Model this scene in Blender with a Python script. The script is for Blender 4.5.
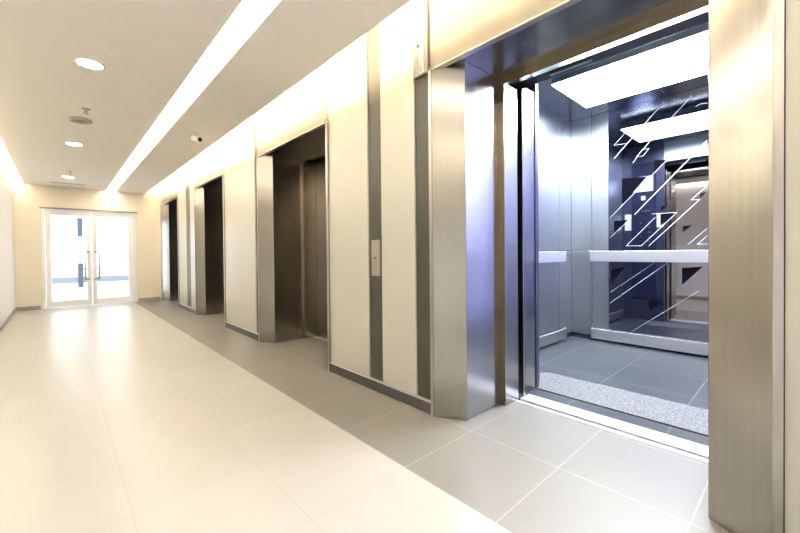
import bpy, bmesh, math
from mathutils import Vector, Matrix
S = bpy.context.scene
C = S.collection
for o in list(bpy.data.objects): bpy.data.objects.remove(o)

# ---------------------------------------------------------------- camera
YAW, PITCH, ROLL, F, CY, EYE = math.radians(42.54947), math.radians(-0.63576), math.radians(-0.52513), 371.62, 257.0, 1.13
fw = Vector((math.sin(YAW)*math.cos(PITCH), math.cos(YAW)*math.cos(PITCH), math.sin(PITCH)))
rt = Vector((math.cos(YAW), -math.sin(YAW), 0)); up = rt.cross(fw)
r2 = math.cos(ROLL)*rt + math.sin(ROLL)*up; u2 = -math.sin(ROLL)*rt + math.cos(ROLL)*up
cd = bpy.data.cameras.new('camera'); cam = bpy.data.objects.new('camera', cd); C.objects.link(cam)
m = Matrix((r2, u2, -fw)).transposed().to_4x4(); m.translation = (0, 0, EYE); cam.matrix_world = m
cd.sensor_fit = 'HORIZONTAL'; cd.sensor_width = 36; cd.lens = 36*F/800; cd.shift_y = -(533/2-CY)/800; cd.clip_start = .02
S.camera = cam

# ---------------------------------------------------------------- light and exposure
S.view_settings.view_transform = 'Standard'; S.view_settings.look = 'None'
S.view_settings.gamma = 1; S.view_settings.use_curve_mapping = False
S.view_settings.exposure = 1.7
SLOT, COVE, LEFTCOVE, CARL, DOWN, SKY = 5.5, 34.0, 120.0, 26.0, 10.0, 1.1
WARM = (1.0, .82, .58); COOL = (.85, .91, 1.0)
w = bpy.data.worlds.new('world'); S.world = w; w.use_nodes = True
wb = w.node_tree.nodes['Background']; wb.inputs[0].default_value = (.88, .94, 1, 1); wb.inputs[1].default_value = SKY

# ---------------------------------------------------------------- materials
def nt(name):
    m = bpy.data.materials.new(name); m.use_nodes = True
    n = m.node_tree; return m, n, n.nodes['Principled BSDF']
def mat(name, col, rough=.6, metal=0, noise=0, nscale=4, bump=0, bscale=40, coat=0, spec=.5):
    m, n, b = nt(name)
    b.inputs['Base Color'].default_value = (*col, 1); b.inputs['Roughness'].default_value = rough
    b.inputs['Metallic'].default_value = metal; b.inputs['Coat Weight'].default_value = coat
    b.inputs['Specular IOR Level'].default_value = spec
    tc = n.nodes.new('ShaderNodeTexCoord')
    if noise:
        t = n.nodes.new('ShaderNodeTexNoise'); t.inputs['Scale'].default_value = nscale; t.inputs['Detail'].default_value = 4
        n.links.new(tc.outputs['Object'], t.inputs['Vector'])
        mr = n.nodes.new('ShaderNodeMapRange'); mr.inputs['To Min'].default_value = 1-noise; mr.inputs['To Max'].default_value = 1+noise
        n.links.new(t.outputs[0], mr.inputs['Value'])
        mx = n.nodes.new('ShaderNodeVectorMath'); mx.operation = 'SCALE'; mx.inputs[0].default_value = col
        n.links.new(mr.outputs[0], mx.inputs['Scale']); n.links.new(mx.outputs[0], b.inputs['Base Color'])
    if bump:
        t = n.nodes.new('ShaderNodeTexNoise'); t.inputs['Scale'].default_value = bscale
        n.links.new(tc.outputs['Object'], t.inputs['Vector'])
        bp = n.nodes.new('ShaderNodeBump'); bp.inputs['Strength'].default_value = bump; bp.inputs['Distance'].default_value = .002
        n.links.new(t.outputs[0], bp.inputs['Height']); n.links.new(bp.outputs[0], b.inputs['Normal'])
    return m
def steel(name, col, rough, aniso=.6, streak=.06, rot=0.0, scale=(60, 60, .6)):
    m, n, b = nt(name)
    b.inputs['Metallic'].default_value = 1
    b.inputs['Anisotropic'].default_value = aniso; b.inputs['Anisotropic Rotation'].default_value = rot
    tg = n.nodes.new('ShaderNodeTangent'); tg.direction_type = 'RADIAL'; tg.axis = 'Z'
    n.links.new(tg.outputs[0], b.inputs['Tangent'])
    tc = n.nodes.new('ShaderNodeTexCoord'); mp = n.nodes.new('ShaderNodeMapping'); mp.inputs['Scale'].default_value = scale
    t = n.nodes.new('ShaderNodeTexNoise'); t.inputs['Scale'].default_value = 1; t.inputs['Detail'].default_value = 5
    n.links.new(tc.outputs['Object'], mp.inputs[0]); n.links.new(mp.outputs[0], t.inputs['Vector'])
    a = n.nodes.new('ShaderNodeMapRange'); a.inputs['To Min'].default_value = rough-streak; a.inputs['To Max'].default_value = rough+streak
    n.links.new(t.outputs[0], a.inputs['Value']); n.links.new(a.outputs[0], b.inputs['Roughness'])
    a2 = n.nodes.new('ShaderNodeMapRange'); a2.inputs['To Min'].default_value = .9; a2.inputs['To Max'].default_value = 1.08
    v = n.nodes.new('ShaderNodeVectorMath'); v.operation = 'SCALE'; v.inputs[0].default_value = col
    n.links.new(t.outputs[0], a2.inputs['Value']); n.links.new(a2.outputs[0], v.inputs['Scale']); n.links.new(v.outputs[0], b.inputs['Base Color'])
    return m
def emit(name, col, s):
    m, n, b = nt(name)
    b.inputs['Base Color'].default_value = (*col, 1)
    b.inputs['Emission Color'].default_value = (*col, 1); b.inputs['Emission Strength'].default_value = s
    return m
def tiles(name, col, grout, rough, sx, sy, ox, oy, gw, gmix=1, noise=.05, nscale=2.5, vary=.03, spec=.5, bump=0):
    """square porcelain tiles laid on a grid: object X, Y in metres"""
    m, n, b = nt(name); N = n.nodes; L = n.links
    tc = N.new('ShaderNodeTexCoord'); sp = N.new('ShaderNodeSeparateXYZ'); L.new(tc.outputs['Object'], sp.inputs[0])
    def mth(op, a, bb=None):
        x = N.new('ShaderNodeMath'); x.operation = op
        for i, q in enumerate((a, bb)):
            if q is None: continue
            if isinstance(q, (int, float)): x.inputs[i].default_value = q
            else: L.new(q, x.inputs[i])
        return x.outputs[0]
    masks = []; cells = []
    for ax, s, o in ((0, sx, ox), (1, sy, oy)):
        q = mth('DIVIDE', mth('SUBTRACT', sp.outputs[ax], o), s)
        fr = mth('ABSOLUTE', mth('SUBTRACT', q, mth('ROUND', q)))
        masks.append(mth('LESS_THAN', mth('MULTIPLY', fr, s), gw/2)); cells.append(mth('FLOOR', q))
    mk = mth('MULTIPLY', mth('MAXIMUM', *masks), gmix)
    cb = N.new('ShaderNodeCombineXYZ'); L.new(cells[0], cb.inputs[0]); L.new(cells[1], cb.inputs[1])
    wn = N.new('ShaderNodeTexWhiteNoise'); L.new(cb.outputs[0], wn.inputs['Vector'])
    t = N.new('ShaderNodeTexNoise'); t.inputs['Scale'].default_value = nscale; t.inputs['Detail'].default_value = 8; t.inputs['Roughness'].default_value = .6
    L.new(tc.outputs['Object'], t.inputs['Vector'])
    k = mth('ADD', mth('MULTIPLY', mth('SUBTRACT', t.outputs[0], .5), noise*2), mth('ADD', 1-vary/2, mth('MULTIPLY', wn.outputs['Value'], vary)))
    v = N.new('ShaderNodeVectorMath'); v.operation = 'SCALE'; v.inputs[0].default_value = col; L.new(k, v.inputs['Scale'])
    mx = N.new('ShaderNodeMix'); mx.data_type = 'RGBA'; L.new(mk, mx.inputs['Factor'])
    L.new(v.outputs[0], mx.inputs['A']); mx.inputs['B'].default_value = (*grout, 1)
    L.new(mx.outputs['Result'], b.inputs['Base Color'])
    b.inputs['Roughness'].default_value = rough; b.inputs['Specular IOR Level'].default_value = spec
    bp = N.new('ShaderNodeBump'); bp.inputs['Strength'].default_value = .25; bp.inputs['Distance'].default_value = .001
    L.new(mth('SUBTRACT', 1, mth('MAXIMUM', *masks)), bp.inputs['Height']); L.new(bp.outputs[0], b.inputs['Normal'])
    return m
def granite(name):
    m, n, b = nt(name); N = n.nodes; L = n.links
    tc = N.new('ShaderNodeTexCoord')
    t = N.new('ShaderNodeTexNoise'); t.inputs['Scale'].default_value = 130; t.inputs['Detail'].default_value = 3; L.new(tc.outputs['Object'], t.inputs['Vector'])
    r = N.new('ShaderNodeValToRGB'); r.color_ramp.elements[0].position = .40; r.color_ramp.elements[0].color = (.02, .02, .02, 1)
    r.color_ramp.elements[1].position = .54; r.color_ramp.elements[1].color = (.17, .17, .165, 1)
    L.new(t.outputs[0], r.inputs[0]); L.new(r.outputs[0], b.inputs['Base Color']); b.inputs['Roughness'].default_value = .6
    return m
def glass(name, tint=(1, 1, 1)):
    m, n, b = nt(name)
    b.inputs['Base Color'].default_value = (*tint, 1); b.inputs['Transmission Weight'].default_value = 1
    b.inputs['Roughness'].default_value = 0; b.inputs['IOR'].default_value = 1.02
    return m

M = dict(
    light_floor=tiles('beige_porcelain', (.365, .355, .33), (.30, .285, .26), .34, .5525, .5525, 1.3255, .87, .006, .55, .06, 2.2, .05),
    dark_floor=tiles('grey_porcelain', (.168, .160, .142), (.27, .26, .235), .42, .582, .5525, 1.3255, .87, .006, .8, .06, 3, .05),
    car_floor=tiles('slate_blue_porcelain', (.045, .050, .054), (.17, .18, .19), .3, .605, .605, 3.85-.9, .575-.9, .007, .9, .08, 3, .06),
    granite=granite('speckled_granite'),
    ceiling=mat('ceiling_paint', (.94, .90, .84), .8, noise=.02),
    wall=mat('cream_paint', (.76, .70, .58), .7, noise=.02),
    white_wall=mat('white_wall_paint', (.80, .78, .75), .6, noise=.02),
    panel=mat('beige_laminate', (.46, .445, .385), .3, noise=.02, nscale=30),
    header=mat('gold_beige_header', (.19, .178, .145), .4),
    dark_panel=mat('olive_grey_laminate', (.042, .043, .03), .38, noise=.08, nscale=20),
    base=mat('grey_skirting', (.08, .078, .076), .35, metal=.3),
    basetrim=mat('pale_aluminium', (.7, .68, .64), .3, metal=.8),
    skirt=mat('taupe_skirting', (.30, .27, .23), .5),
    steel=steel('brushed_steel', (.39, .375, .345), .20, aniso=.7, rot=.25),
    bsteel=steel('door_steel', (.31, .26, .20), .2, aniso=.7, rot=.25),
    csteel=steel('car_brushed_steel', (.46, .49, .495), .36, rot=0),
    rail=steel('handrail_steel', (.72, .73, .73), .45, scale=(60, 60, 60)),
    lip=mat('bright_steel_edge', (.80, .74, .66), .3, metal=1),
    edge=mat('grey_steel_edge', (.48, .46, .46), .3, metal=1),
    darksteel=mat('dark_steel_edge', (.25, .25, .27), .3, metal=1),
    mirror=mat('tinted_mirror_glass', (.25, .255, .31), .02, metal=1),
    ccar=mat('polished_dark_ceiling', (.20, .215, .24), .2, metal=1),
    frost=mat('frosted_white_line', (.4, .42, .45), .5),
    front=mat('dark_front_steel', (.10, .11, .16), .3, metal=.7),
    navy=mat('navy_panel', (.03, .035, .07), .3, metal=.3), lavender_bounce=mat('lavender_bounce_panel', (.36, .37, .74), .3), krail=steel('kick_steel', (.55, .56, .56), .4, scale=(60, 60, 60)),
    black_glass=mat('black_triangle', (.003, .003, .005), .6, spec=0),
    black=mat('black_rubber', (.012, .012, .014), .6),
    sill=mat('aluminium_sill', (.85, .85, .85), .35, metal=.7),
    white=mat('white_plastic', (.8, .79, .76), .4), paper=mat('white_paper', (.85, .85, .85), .8),
    grey=mat('grey_plastic', (.33, .31, .27), .5), chrome=mat('chrome', (.6, .6, .6), .15, metal=1),
    plate=mat('taupe_steel_plate', (.42, .38, .34), .35, metal=.8),
    brass=mat('brass_lock', (.7, .55, .3), .25, metal=1),
    doorframe=mat('white_door_frame', (.84, .83, .83), .4), glass=glass('clear_glass'),
    terrace=mat('pale_terrace_paving', (.78, .78, .78), .6), kerb=mat('blue_grey_kerb', (.22, .24, .29), .7),
    post=mat('blue_grey_post', (.07, .085, .12), .5), post_lit_and_sign=mat('post_lit_middle_and_sign', (.33, .38, .48), .5),
    slot=emit('slot_diffuser', (1, .93, .81), SLOT), cove=emit('cove_led', WARM, COVE), lcove=emit('left_cove_led', (1, .91, .76), LEFTCOVE),
    carlight=emit('car_light_diffuser', COOL, CARL), down=emit('downlight_lens', (1, .93, .8), DOWN),
    screen=emit('screen_glow', (.55, .62, 1), 1.6), screen2=emit('screen_bright', (.8, .85, 1), 2.6),
    handle=mat('dark_handle_steel', (.22, .23, .25), .35, metal=.5),
    shaft=mat('shaft_black', (.02, .02, .02), .9),
)

# ---------------------------------------------------------------- mesh helpers
def box(bm, x0, x1, y0, y1, z0, z1):
    v = [bm.verts.new((x, y, z)) for z in (z0, z1) for x, y in ((x0, y0), (x1, y0), (x1, y1), (x0, y1))]
    for f in ((3, 2, 1, 0), (4, 5, 6, 7), (0, 1, 5, 4), (1, 2, 6, 5), (2, 3, 7, 6), (3, 0, 4, 7)): bm.faces.new([v[i] for i in f])
def prism(bm, pts, z0, z1):
    a = [bm.verts.new((x, y, z0)) for x, y in pts]; b = [bm.verts.new((x, y, z1)) for x, y in pts]
    bm.faces.new(a[::-1]); bm.faces.new(b)
    for i in range(len(pts)): j = (i+1) % len(pts); bm.faces.new((a[i], a[j], b[j], b[i]))
def cyl(bm, p0, p1, r0, r1=None, seg=24):
    r1 = r0 if r1 is None else r1
    p0, p1 = Vector(p0), Vector(p1); d = (p1-p0).normalized()
    a = d.orthogonal().normalized(); b = d.cross(a)
    A = []; B = []
    for i in range(seg):
        t = 2*math.pi*i/seg; e = a*math.cos(t)+b*math.sin(t)
        A.append(bm.verts.new(p0+e*r0)); B.append(bm.verts.new(p1+e*r1))
    bm.faces.new(A[::-1]); bm.faces.new(B)
    for i in range(seg): j = (i+1) % seg; bm.faces.new((A[i], A[j], B[j], B[i]))
def lathe(bm, c, prof, seg=32, sy=1):
    rings = []
    for r, z in prof:
        rings.append([bm.verts.new((c[0]+r*math.cos(2*math.pi*i/seg), c[1]+sy*r*math.sin(2*math.pi*i/seg), c[2]+z)) for i in range(seg)])
    for a, b in zip(rings, rings[1:]):
        for i in range(seg): j = (i+1) % seg; bm.faces.new((a[i], a[j], b[j], b[i]))
    bm.faces.new(rings[0][::-1]); bm.faces.new(rings[-1])
def tube(bm, pts, r, seg=12):
    for a, b in zip(pts, pts[1:]): cyl(bm, a, b, r, seg=seg)
def obj(name, bm, material, parent=None, bevel=0, smooth=False, label=None):
    bmesh.ops.recalc_face_normals(bm, faces=bm.faces)
    me = bpy.data.meshes.new(name); bm.to_mesh(me); bm.free()
    for x in (material if isinstance(material, list) else [material]): me.materials.append(x)
    o = bpy.data.objects.new(name, me); C.objects.link(o)
    if parent: o.parent = parent
    if bevel:
        b = o.modifiers.new('bevel', 'BEVEL'); b.width = bevel; b.segments = 2; b.limit_method = 'ANGLE'
    if smooth:
        for p in me.polygons: p.use_smooth = len(p.vertices) == 4
    if label: o['label'] = label
    return o
def boxes(name, L, material, parent=None, bevel=0, label=None):
    bm = bmesh.new()
    for b in L: box(bm, *b)
    return obj(name, bm, material, parent, bevel, label=label)
def tag(o, label, cat, group=None):
    o['label'] = label; o['category'] = cat
    if group: o['group'] = group
    return o
def thing(name, label, cat, loc=(0, 0, 0), group=None):
    o = bpy.data.objects.new(name, None); C.objects.link(o); o.location = loc; o.empty_display_size = .1
    return tag(o, label, cat, group)
def struct(o): o['kind'] = 'structure'; return o
def kids(o): return [c for c in bpy.data.objects if c.parent == o]
def copy_tree(o, parent=None):
    c = o.copy(); C.objects.link(c)
    if parent: c.parent = parent
    for ch in kids(o):
        if ch is not c: copy_tree(ch, c)
    return c

# ---------------------------------------------------------------- the setting
XR, XL, YE, YB = 1.90, -.67, 11.0, -3.2          # wall faces
CZ, XC0, XC1, SL0, SL1, TOP = 2.645, -.53, 1.58, .83, 1.0, 3.06
YC, PITCHY = .9, 3.01                            # first lift centre, lift spacing
bm = bmesh.new()
box(bm, XL-.1, 1.3255, YB-.1, YE+.14, -.1, 0)
n0 = len(bm.faces)
box(bm, 1.3255, 2.53, YB-.1, YE+.14, -.1, 0)
bm.faces.ensure_lookup_table()
for f in bm.faces[n0:]: f.material_index = 1
struct(obj('floor', bm, [M['light_floor'], M['dark_floor']]))
# dropped ceiling rafts and the slot housings above
cl = struct(boxes('ceiling', [(XC0, SL0, YB, YE, CZ, CZ+.06), (SL1, XC1, YB, YE, CZ, CZ+.06),
    (SL0-.02, SL0, YB, YE, CZ+.06, CZ+.15), (SL1, SL1+.02, YB, YE, CZ+.06, CZ+.15), (SL0-.02, SL1+.02, YB, YE, CZ+.15, CZ+.17),
    (XL-.1, XR+.05, YB-.1, YE+.1, TOP, TOP+.08)], M['ceiling']))
struct(boxes('wall_left', [(XL-.1, XL, YB-.1, YE+.1, 0, TOP)], M['white_wall']))
struct(boxes('wall_back', [(XL, -.45, YB-.1, YB, 0, TOP), (1.65, XR+.03, YB-.1, YB, 0, TOP), (-.45, 1.65, YB-.1, YB, 2.5, TOP)], M['wall']))
wn = struct(boxes('added_window_1', [(-.45, -.38, YB-.08, YB-.02, 0, 2.5), (1.58, 1.65, YB-.08, YB-.02, 0, 2.5), (-.38, 1.58, YB-.08, YB-.02, 2.43, 2.5), (-.38, 1.58, YB-.08, YB-.02, 0, .07), (.57, .63, YB-.08, YB-.02, .07, 2.43)], M['doorframe'], bevel=.003))  # unseen window, added to send cool daylight onto the foreground floor
boxes('glass_pane', [(-.38, .57, YB-.054, YB-.048, .07, 2.43), (.63, 1.58, YB-.054, YB-.048, .07, 2.43)], M['glass'], wn)
DX0, DX1, DT = -.27, 1.385, 2.16
struct(boxes('wall_end', [(XL, DX0, YE, YE+.14, 0, TOP), (DX1, XR+.05, YE, YE+.14, 0, TOP), (DX0, DX1, YE, YE+.14, DT, TOP)], M['wall']))
struct(boxes('baseboard_left', [(XL, XL+.012, YB, YE, 0, .08)], M['skirt']))
struct(boxes('baseboard_end', [(XL+.012, DX0-.03, YE-.012, YE, 0, .08), (DX1+.03, XR-.03, YE-.012, YE, 0, .08)], M['skirt']))
HB = 2.385                                        # underside of the header cladding
wr_boxes = []
ys = [YB] + sum([[YC+k*PITCHY-.851, YC+k*PITCHY+.851] for k in range(4)], []) + [YE+.1]
for a, b in zip(ys[::2], ys[1::2]): wr_boxes.append((XR+.03, XR+.11, a, b, 0, TOP))
for k in range(4): wr_boxes.append((XR+.03, XR+.11, YC+k*PITCHY-.851, YC+k*PITCHY+.851, 2.43, TOP))
wr_boxes.append((5.2, 5.3, YB, YE+.1, -.1, TOP+.08)); wr_boxes.append((XR+.05, 5.2, YB, YE+.1, TOP, TOP+.08))
wr_boxes.append((XR+.11, 5.2, YB-.1, YB, -.1, TOP)); wr_boxes.append((XR+.11, 5.2, YE, YE+.1, -.1, TOP))
for k in range(3): wr_boxes.append((2.75, 5.2, YC+k*PITCHY+1.45, YC+k*PITCHY+1.55, -.1, TOP))
wr = struct(boxes('wall_right', wr_boxes, M['shaft']))
boxes('shaft_floor', [(2.9, 5.2, YB, YE, -.32, -.3), (2.53, 2.9, YB, YE, -.35, -.3)], M['shaft'], wr)
# cladding of the lift wall: light panels, dark recessed strips, header panels
def clad(kind, y0, y1, z0, z1):
    if kind == 'L':
        for a, b in ((z0, 2.3641), (2.3649, z1)):
            if b > a: boxes('light_panel', [(XR, XR+.03, y0+.003, y1-.003, a, b)], M['panel'], wr, .0004)
    elif kind == 'D':
        for a, b in ((z0, 2.3641), (2.3649, z1)):
            if b > a: boxes('dark_strip', [(XR+.012, XR+.03, y0, y1, a, b)], M['dark_panel'], wr)
ZB = .092
lo = YC-.85; hi = YC+.85
def header(y0, y1): boxes('header_panel', [(XR, XR+.03, y0+.004, y1-.004, HB, TOP-.01)], M['header'], wr, .0015)
# between lift 0 and 1
clad('D', hi, 1.905, ZB, HB-.001); boxes('header_panel', [(XR-.012, XR+.03, hi+.010, 1.890, 2.376, TOP-.01)], M['header'], wr, .0015)
clad('L', 1.905, 2.287, ZB, TOP-.01); clad('D', 2.287, 2.46, ZB, TOP-.01); clad('L', 2.46, lo+PITCHY, ZB, TOP-.01)
# between 1 and 2
a = hi+PITCHY; b = lo+2*PITCHY
clad('D', a, a+.11, ZB, TOP-.01); clad('L', a+.11, b, ZB, TOP-.01)
# between 2 and 3
a = hi+2*PITCHY; b = lo+3*PITCHY
clad('L', a, 8.13, ZB, TOP-.01); clad('D', 8.13, 8.44, ZB, TOP-.01); clad('L', 8.44, b, ZB, TOP-.01)
clad('L', hi+3*PITCHY, YE, ZB, TOP-.01)
clad('L', YB, -.62, ZB, TOP-.01); clad('D', -.62, -.45, ZB, TOP-.01); clad('L', -.45, lo, ZB, TOP-.01)
for k in range(4): header(lo+k*PITCHY, hi+k*PITCHY)
segs = [(YB, lo)] + [(hi+k*PITCHY, lo+(k+1)*PITCHY) for k in range(3)] + [(hi+3*PITCHY, YE-.012)]
br = struct(boxes('baseboard_right', [(XR-.004, XR+.03, a, b, 0, .08) for a, b in segs], M['base']))
boxes('baseboard_trim', [(XR-.006, XR+.03, a, b, .08, .091) for a, b in segs], M['basetrim'], br)
# light slot and coves
sl = thing('slot_light', 'long bright white light slot running the length of the ceiling', 'light', (.915, YE-.01, CZ+.05))
boxes('diffuser', [(-.083, .083, YB-YE+.03, 0, 0, .012)], M['slot'], sl)
for x, mm, lab in ((XC1-.09, 'cove', 'warm glowing cove light above the elevator wall'), (XC0+.03, 'lcove', 'warm glowing cove light above the left white wall')):
    c = thing('cove_light', lab, 'light', (x, YE-.02, CZ+.061))
    boxes('light_strip', [(0, .05, YB-YE+.05, 0, .012, .03)], M[mm], c); boxes('housing', [(0, .05, YB-YE+.05, 0, 0, .012)], M['white'], c)

# ---------------------------------------------------------------- end door (structure) and what lies beyond
d = struct(boxes('door_1', [(DX0, DX0+.06, YE-.02, YE+.1, 0, DT-.05), (DX1-.06, DX1, YE-.02, YE+.1, 0, DT-.05), (DX0, DX1, YE-.02, YE+.1, DT-.05, DT)], M['doorframe'], bevel=.004))
mid = (DX0+DX1)/2
boxes('head_trim', [(DX0-.02, DX1+.03, YE-.045, YE-.02, DT-.012, DT+.018)], M['skirt'], d)
for s, (a, b) in ((-1, (DX0+.065, mid-.004)), (1, (mid+.004, DX1-.065))):
    leaf = boxes('door_leaf', [(a, a+.085, YE+.01, YE+.055, .012, DT-.055), (b-.085, b, YE+.01, YE+.055, .012, DT-.055), (a+.085, b-.085, YE+.01, YE+.055, .012, .15), (a+.085, b-.085, YE+.01, YE+.055, DT-.14, DT-.055)], M['doorframe'], d, .004)
    boxes('glass_pane', [(a+.085, b-.085, YE+.028, YE+.036, .15, DT-.14)], M['glass'], leaf)
    bm = bmesh.new(); x = mid+s*.085
    x2 = mid+s*.125; x = mid+s*.05
    tube(bm, [(x, YE+.01, .60), (x, YE-.04, .60), (x2, YE-.06, .60), (x2, YE-.06, 1.22), (x, YE-.04, 1.22), (x, YE+.01, 1.22)], .014)
    obj('door_handle', bm, M['handle'], leaf, smooth=True)
struct(boxes('terrace', [(-6, 8, YE+.14, 60, -.1, -.005)], M['terrace']))
k = tag(boxes('low_kerb', [(-6, 8, 20.7, 21.0, -.005, .24)], M['kerb'], bevel=.02), 'low blue grey kerb across the terrace outside the glass door', 'kerb')
g = thing('railing', 'thin grey railing far outside behind the low kerb', 'railing', (1, 22, -.005))
bm = bmesh.new(); cyl(bm, (-7, 0, .56), (7, 0, .56), .035, seg=10); obj('top_rail', bm, M['grey'], g)
for x in range(-6, 7, 2):
    bm = bmesh.new(); cyl(bm, (x, 0, 0), (x, 0, .56), .012, seg=8); obj('post', bm, M['grey'], g)
p = thing('lamp_post', 'tall blue grey post with a small side sign outside the left glass door', 'post', (.575, 17.75, -.005))
boxes('pole', [(-.075, .075, -.075, .075, 0, .85)], M['post'], p); boxes('pole', [(-.072, .072, -.072, .072, .85, 1.85)], M['post_lit_and_sign'], p, label='middle section of the post, coloured paler as if lit')  # one pole; light on its middle is put into the paler colour
boxes('pole', [(-.075, .075, -.075, .075, 1.85, 2.5)], M['post'], p)
boxes('sign', [(-.36, -.22, -.02, .02, 1.58, 1.76)], M['post_lit_and_sign'], p, .01); boxes('arm', [(-.22, -.07, -.01, .01, 1.66, 1.68)], M['post_lit_and_sign'], p)

# ---------------------------------------------------------------- lift entrances
def entrance(label, closed, group=None):
    """local: x into the wall from its face, y along the wall about the lift centre"""
    t = thing('elevator_entrance', label, 'elevator', (XR, YC, 0), group)
    for s in (1, -1):
        bm = bmesh.new()
        pts = [(-.014, s*.85), (-.014, s*.822), (.10, s*.627), (.50, s*.627), (.50, s*.66), (.12, s*.66), (.03, s*.85)]
        prism(bm, pts, 0, 2.40); j = obj('jamb', bm, M['steel'], t, .0025)
        boxes('edge_strip', [(-.018, -.0145, min(s*.85, s*.824), max(s*.85, s*.824), 0, 2.372)], M['edge'], j)
        fr = boxes('inner_frame', [(.50, .678, min(s*.58, s*.70), max(s*.58, s*.70), 0, 2.36)], M['steel'], t, .002)
        boxes('frame_face', [(.495, .4995, min(s*.581, s*.626), max(s*.581, s*.626), 0, 2.347)], M['bsteel'], fr)
    boxes('soffit', [(.0305, .50, -.85, .85, 2.401, 2.425)], M['steel'], t)
    boxes('head_trim', [(-.014, .0303, -.85, .85, 2.374, 2.3845)], M['lip'], t, .002)
    bm = bmesh.new()
    vs = [[bm.verts.new((x, y, z)) for x, z in ((.50, 2.348), (.655, 2.398), (.655, 2.425), (.50, 2.425))] for y in (-.70, .70)]
    bm.faces.new(vs[0][::-1]); bm.faces.new(vs[1])
    for i in range(4): bm.faces.new((vs[0][i], vs[0][(i+1) % 4], vs[1][(i+1) % 4], vs[1][i]))
    hd = obj('door_header', bm, M['steel'], t)
    boxes('header_face', [(.495, .4995, -.626, .626, 2.348, 2.400)], M['bsteel'], hd)
    s_ = boxes('sill', [(.631, .66, -.58, .58, -.10, .003), (.70, .83, -.58, .58, -.10, .003)], M['sill'], t, .001)
    boxes('sill_groove', [(.66, .70, -.58, .58, -.10, -.012)], M['base'], s_)
    if closed:
        for s in (-1, 1):
            boxes('door_panel', [(.68, .72, min(s*.002, s*.69), max(s*.002, s*.69), .006, 2.40)], M['bsteel'], t, .002)
    else:
        for s in (-1, 1):
            a, b = s*.582, s*.69
            boxes('door_panel', [(.76, .79, min(a, b), max(a, b), .006, 2.40)], M['steel'], t, .002)
    return t
e0 = entrance('open elevator entrance in the foreground, wide steel surround with its doors drawn back', False)
e1 = entrance('nearest closed elevator entrance, next to the foreground open elevator', True, 'closed elevators')
e1.location.y = YC+PITCHY
for k, lab in ((2, 'middle closed elevator entrance, second of the three closed ones down the hall'), (3, 'farthest elevator entrance, beside the end wall with the glass door')):
    c = copy_tree(e1); c.location.y = YC+k*PITCHY; c['label'] = lab

# ---------------------------------------------------------------- lift car (local: x = X-2.95.. using world X directly, y about centre)
car = thing('elevator_car', 'bright empty elevator car with tinted mirror, seen through the open doors', 'elevator', (0, YC, 0))
XI, XB, W, CT = 2.95, 5.0, 1.19, 2.84
boxes('car_floor', [(3.36, XB+.03, -W-.03, W+.03, -.06, 0)], M['car_floor'], car)
boxes('threshold_plate', [(2.90, 3.36, -.75, .75, -.06, .002)], M['granite'], car, .001, label='speckled grey granite threshold')
for s in (1, -1): boxes('floor_corner', [(2.90, 3.36, min(s*.75, s*(W+.03)), max(s*.75, s*(W+.03)), -.06, 0)], M['car_floor'], car)
boxes('entrance_plate', [(2.732, 2.878, -.75, .75, -.06, 0)], M['car_floor'], car)
# side wall panels with joints
for s in (1, -1):
    for x0, x1 in ((XI, 3.72), (3.725, 4.64), (4.645, XB)):
        for z0, z1 in ((.06, 1.136), (1.142, CT)):
            boxes('side_panel', [(x0+.002, x1-.002, min(s*W, s*(W+.03)), max(s*W, s*(W+.03)), z0, z1)], M['csteel'] if s > 0 else M['lavender_bounce'], car, .0015)  # hidden right side: violet colour added to tint the jamb's reflection
    boxes('side_plinth', [(XI, XB, min(s*(W+.01), s*(W+.03)), max(s*(W+.01), s*(W+.03)), 0, .06)], M['black'], car)
for y0, y1 in ((.935, W), (.738, .932), (-.932, -.738), (-W, -.935)):
    for z0, z1 in ((.06, 1.136), (1.142, CT)):
        boxes('back_panel', [(XB, XB+.03, y0+.002, y1-.002, z0, z1)], M['csteel'], car, .0015)
boxes('back_plinth', [(XB+.01, XB+.03, -W, W, 0, .06)], M['black'], car)
for s in (1, -1):
    boxes('front_panel', [(XI-.05, XI, min(s*.60, s*(W+.03)), max(s*.60, s*(W+.03)), 0, CT)], M['front'], car, .002)
    boxes('car_door', [(2.705, 2.85, min(s*.588, s*.75), max(s*.588, s*.75), .01, 2.42)], M['steel'], car, .002)
boxes('transom', [(XI-.05, XI, -.60, .60, 2.525, CT)], M['csteel'], car, .002)
boxes('door_track', [(2.70, 2.87, -.75, .75, 2.49, 2.56)], M['black'], car)
boxes('door_sensor', [(2.77, 2.80, .12, .42, 2.475, 2.489)], M['csteel'], car)
LX0, LX1, LY = 3.57, 4.41, .77
cc = boxes('car_ceiling', [(XI-.05, XB+.03, -W-.03, W+.03, CT, CT+.03)], M['ccar'], car)
lp = boxes('light_panel', [(LX0, LX1, -LY, LY, 2.75, 2.755)], M['carlight'], car, label='glowing white ceiling light panel')
boxes('light_housing', [(LX0-.004, LX1+.004, -LY-.004, LY+.004, 2.7552, CT-.001)], M['csteel'], lp)
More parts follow.
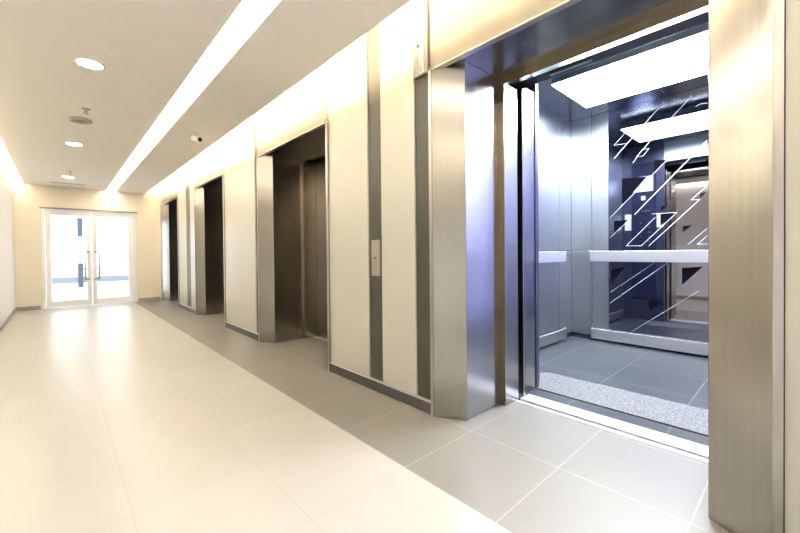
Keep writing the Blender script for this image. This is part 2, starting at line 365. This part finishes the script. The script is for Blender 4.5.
# rails
def rail(name, bx, n, along, z0, z1, depth):
    """flat bar, standing off on short brackets"""
    if along == 'y':
        o = boxes(name, [(XB-depth, XB-depth+.018, bx[0], bx[1], z0, z1), (XB-depth, XB-.001, bx[1]-.012, bx[1], z0, z1), (XB-depth, XB-.001, bx[0], bx[0]+.012, z0, z1)], M['rail'], car, .003)
    else:
        s = n
        y0, y1 = sorted((s*(W-depth), s*(W-depth+.018))); a, b = sorted((s*(W-depth), s*(W-.001)))
        o = boxes(name, [(bx[0], bx[1], y0, y1, z0, z1), (bx[1]-.012, bx[1], a, b, z0, z1), (bx[0], bx[0]+.012, a, b, z0, z1)], M['rail'], car, .003)
    return o
rail('handrail', (-.945, .945), 0, 'y', 1.0, 1.13, .055)
rail('kick_rail', (-.935, .935), 0, 'y', .03, .155, .05)
for s in (1, -1):
    rail('handrail', (3.12, 4.72), s, 'x', 1.0, 1.13, .055); rail('kick_rail', (3.05, 4.74), s, 'x', .03, .155, .05).data.materials[0] = M['krail']
# tinted mirror with etched lines and dark triangles
MX = XB-.008
mir = boxes('mirror', [(MX, XB+.03, -.736, .736, .062, CT-.002)], M['mirror'], car, label='dark navy tinted mirror with etched diagonal lines')
def back(u, v, X=MX):
    d = fw + r2*((u-400)/F) - u2*((v-CY)/F); t = X/d.x
    return (t*d.y-YC, EYE+t*d.z)
def flat(bm, pts, x0, x1):
    a = [bm.verts.new((x0, y, z)) for y, z in pts]; b = [bm.verts.new((x1, y, z)) for y, z in pts]
    bm.faces.new(a); bm.faces.new(b[::-1])
    for i in range(len(pts)): j = (i+1) % len(pts); bm.faces.new((a[i], b[i], b[j], a[j]))
def line(bm, p, q, w, x0, x1):
    d = Vector((q[0]-p[0], q[1]-p[1])).normalized(); n = Vector((-d.y, d.x))*w/2; d = d*w/3
    flat(bm, [(p[0]-d.x+n.x, p[1]-d.y+n.y), (p[0]-d.x-n.x, p[1]-d.y-n.y), (q[0]+d.x-n.x, q[1]+d.y-n.y), (q[0]+d.x+n.x, q[1]+d.y+n.y)], x0, x1)
etch = [([(664, 102), (614, 158.6)], .011), ([(633.8, 127.6), (629, 128.5), (614, 145.4), (628, 143.2)], .009), ([(692, 95.7), (653.5, 137), (636.6, 156.7)], .010),
 ([(649, 148.4), (642, 149.6), (633, 163)], .008), ([(636, 157), (643, 156), (649, 148.4)], .007), ([(707, 140.7), (634.7, 214.4)], .012), ([(667, 160), (609.8, 218)], .008),
 ([(695.5, 107), (700, 103.8), (707, 103)], .009), ([(708, 185), (691, 200), (699.9, 199.4), (649.2, 245.4)], .010),
 ([(677, 212.4), (641.3, 245.8), (626.3, 245.8), (655, 217.5)], .009), ([(652, 214), (677, 212.4)], .007), ([(628, 221), (609.8, 238)], .008),
 ([(707, 228.5), (688, 244.5)], .009), ([(707, 236), (697.6, 244), (707, 244)], .008),
 ([(668, 262.5), (610, 303)], .009), ([(654, 263), (611, 292)], .005), ([(699, 290.8), (631, 332)], .007)]
for pts, wd in etch:
    bm = bmesh.new(); P = [back(*q) for q in pts]
    for p_, q_ in zip(P, P[1:]): line(bm, p_, q_, wd*.5, MX-.0012, MX-.0002)
    obj('etched_line', bm, M['frost'], mir)
tris = [[(654, 160), (666.5, 160), (654, 173.5)], [(622, 178.5), (647, 176.5), (622, 205)], [(614, 221), (628, 220), (614, 233)], [(661, 206), (668.5, 205), (661, 211.6)],
 [(660.4, 213.5), (676, 212.8), (660.4, 225.7)], [(683, 225.7), (692, 225.3), (683, 232.3)], [(700, 193.8), (707, 191), (700, 198.5)],
 [(682, 268), (703, 266.5), (682, 285)], [(648, 302), (665, 300), (650, 311)], [(611, 284), (626, 266), (611, 270)]]
for T in tris:
    bm = bmesh.new(); flat(bm, [back(*q) for q in T], MX-.0010, MX-.0001)
    obj('dark_triangle', bm, M['black_glass'], mir)
# operating panel on the inner face of the left front panel
def onfront(name, y0, y1, z0, z1, m, par, t0=.0, t1=.004, bevel=0): return boxes(name, [(XI+t0, XI+t1, y0-YC, y1-YC, z0, z1)], m, par, bevel)
cop = onfront('control_panel', 1.60, 1.95, .35, 2.55, M['navy'], car, .0002, .012, .002)
onfront('screen', 1.645, 1.92, 2.09, 2.335, M['screen'], cop, .012, .015)
onfront('screen_text', 1.66, 1.80, 2.11, 2.25, M['screen2'], cop, .015, .016)
onfront('number_plate', 1.75, 1.81, 1.95, 2.02, M['paper'], cop, .012, .014)
for y in (1.70, 1.745, 1.79, 1.84):
    bm = bmesh.new(); cyl(bm, (XI+.012, y-YC, 1.775), (XI+.018, y-YC, 1.775), .014, seg=16); obj('button', bm, M['chrome'], cop)
for y in (1.70, 1.81):
    for i in range(7):
        z = 1.58-i*.075
        bm = bmesh.new(); cyl(bm, (XI+.012, y-YC, z), (XI+.018, y-YC, z), .017, seg=16); obj('button', bm, M['chrome'], cop)
for (y0, y1, z0, z1, lab) in ((1.952, 2.05, 1.47, 1.735, 'white paper notice inside the car, left one of the two seen in the tinted mirror'), (1.51, 1.598, 1.50, 1.72, 'white paper notice inside the car, right one of the two seen in the tinted mirror')):
    tag(boxes('paper_notice', [(XI+.0003, XI+.002, y0, y1, z0, z1)], M['paper']), lab, 'notice', 'notices inside the elevator car')

# ---------------------------------------------------------------- small fittings
cp = thing('call_button_panel', 'narrow taupe metal call panel with one round button on the dark wall strip', 'call panel', (XR+.012, 2.364, 1.09))
boxes('plate', [(-.012, 0, -.055, .055, -.147, .147)], M['plate'], cp, .002)
bm = bmesh.new(); cyl(bm, (-.020, 0, 0), (-.012, 0, 0), .016, seg=24); obj('button', bm, M['brass'], cp)
bm = bmesh.new(); cyl(bm, (-.0215, 0, 0), (-.020, 0, 0), .006, seg=16); obj('keyhole', bm, M['black'], cp)
hl = thing('hall_lantern', 'slim white indicator lantern high on the wall beside the open elevator', 'indicator', (XR-.012, 1.815, 2.40))
bm = bmesh.new(); cyl(bm, (-.014, 0, 0), (-.014, 0, .35), .012, seg=16); cyl(bm, (-.02, 0, -.0), (0, 0, -.0), .006, seg=8); obj('lens', bm, M['white'], hl, smooth=True)
boxes('backplate', [(-.003, 0, -.018, .018, -.01, .36)], M['white'], hl, .001)
bm = bmesh.new(); cyl(bm, (-.05, 0.004, .165), (0, 0.004, .165), .014, .010, seg=16); obj('knob', bm, M['grey'], hl)
so = thing('wall_socket', 'small white socket low on the wall beside the farthest elevator', 'socket', (XR-.001, 10.86, .25))
boxes('plate', [(-.01, 0, -.04, .04, -.04, .04)], M['white'], so, .003)
bm = bmesh.new(); cyl(bm, (-.04, 0, 0), (-.01, 0, 0), .022, .028, seg=16); obj('plug', bm, M['white'], so)
def downlight(x, y, lab):
    t = thing('downlight', lab, 'light', (x, y, CZ), 'recessed ceiling downlights')
    bm = bmesh.new(); lathe(bm, (0, 0, 0), [(.098, 0), (.098, -.004), (.09, -.007), (.078, -.004), (.078, 0)]); obj('rim', bm, M['white'], t, smooth=True)
    bm = bmesh.new(); lathe(bm, (0, 0, 0), [(.076, -.001), (.076, -.006), (.05, -.010)]); obj('lens', bm, M['down'], t, smooth=True)
downlight(.203, 3.82, 'nearest round downlight in the cream ceiling')
downlight(.173, 6.70, 'middle round downlight, just beyond the ceiling detector disc')
downlight(.152, 9.57, 'farthest round downlight, near the end wall')
sd = thing('smoke_detector', 'flat olive grey detector disc on the ceiling between two downlights', 'smoke detector', (.204, 5.46, CZ))
bm = bmesh.new(); lathe(bm, (0, 0, 0), [(.10, 0), (.10, -.012), (.085, -.022), (.03, -.026)]); obj('base', bm, M['grey'], sd, smooth=True)
bm = bmesh.new(); lathe(bm, (0, 0, 0), [(.03, -.026), (.03, -.032), (.012, -.034)]); obj('sensor', bm, M['grey'], sd)
def sprinkler(x, y, lab):
    t = thing('sprinkler', lab, 'sprinkler', (x, y, CZ), 'ceiling sprinklers')
    bm = bmesh.new(); lathe(bm, (0, 0, 0), [(.04, 0), (.038, -.005), (.015, -.008)]); obj('escutcheon', bm, M['plate'], t)
    bm = bmesh.new(); cyl(bm, (0, 0, -.008), (0, 0, -.03), .009, .006, seg=12); tube(bm, [(-.012, 0, -.018), (-.012, 0, -.045)], .003, 8); tube(bm, [(.012, 0, -.018), (.012, 0, -.045)], .003, 8); obj('frame_arms', bm, M['plate'], t)
    bm = bmesh.new(); cyl(bm, (0, 0, -.045), (0, 0, -.048), .022, seg=16); obj('deflector', bm, M['plate'], t)
sprinkler(.228, 5.02, 'small sprinkler head on the ceiling beside the detector disc')
sprinkler(.172, 8.95, 'small sprinkler head on the ceiling just in front of the farthest downlight')
v = thing('air_vent', 'thin linear air vent in the ceiling close to the end wall', 'vent', (.17, 10.4, CZ))
boxes('frame', [(-.28, .28, -.05, -.035, -.006, 0), (-.28, .28, .035, .05, -.006, 0), (-.28, -.265, -.035, .035, -.006, 0), (.265, .28, -.035, .035, -.006, 0)], M['white'], v)
boxes('louvre', [(-.265, .265, -.033+.022*i, -.023+.022*i, -.005, 0) for i in range(4)], M['skirt'], v)
k = thing('security_camera', 'small white security camera hanging from the ceiling near the middle elevators', 'camera', (1.28, 5.13, CZ))
bm = bmesh.new(); lathe(bm, (0, 0, 0), [(.045, 0), (.045, -.02), (.02, -.03)]); obj('mount', bm, M['white'], k, smooth=True)
bm = bmesh.new(); cyl(bm, (0, 0, -.03), (0, 0, -.06), .012, seg=12); obj('arm', bm, M['grey'], k)
bm = bmesh.new(); cyl(bm, (-.02, .03, -.065), (.02, -.08, -.095), .034, seg=20); bd = obj('camera_body', bm, M['white'], k, smooth=True)
bm = bmesh.new(); cyl(bm, (.02, -.08, -.095), (.023, -.088, -.097), .026, seg=20); obj('camera_lens', bm, M['black'], bd)
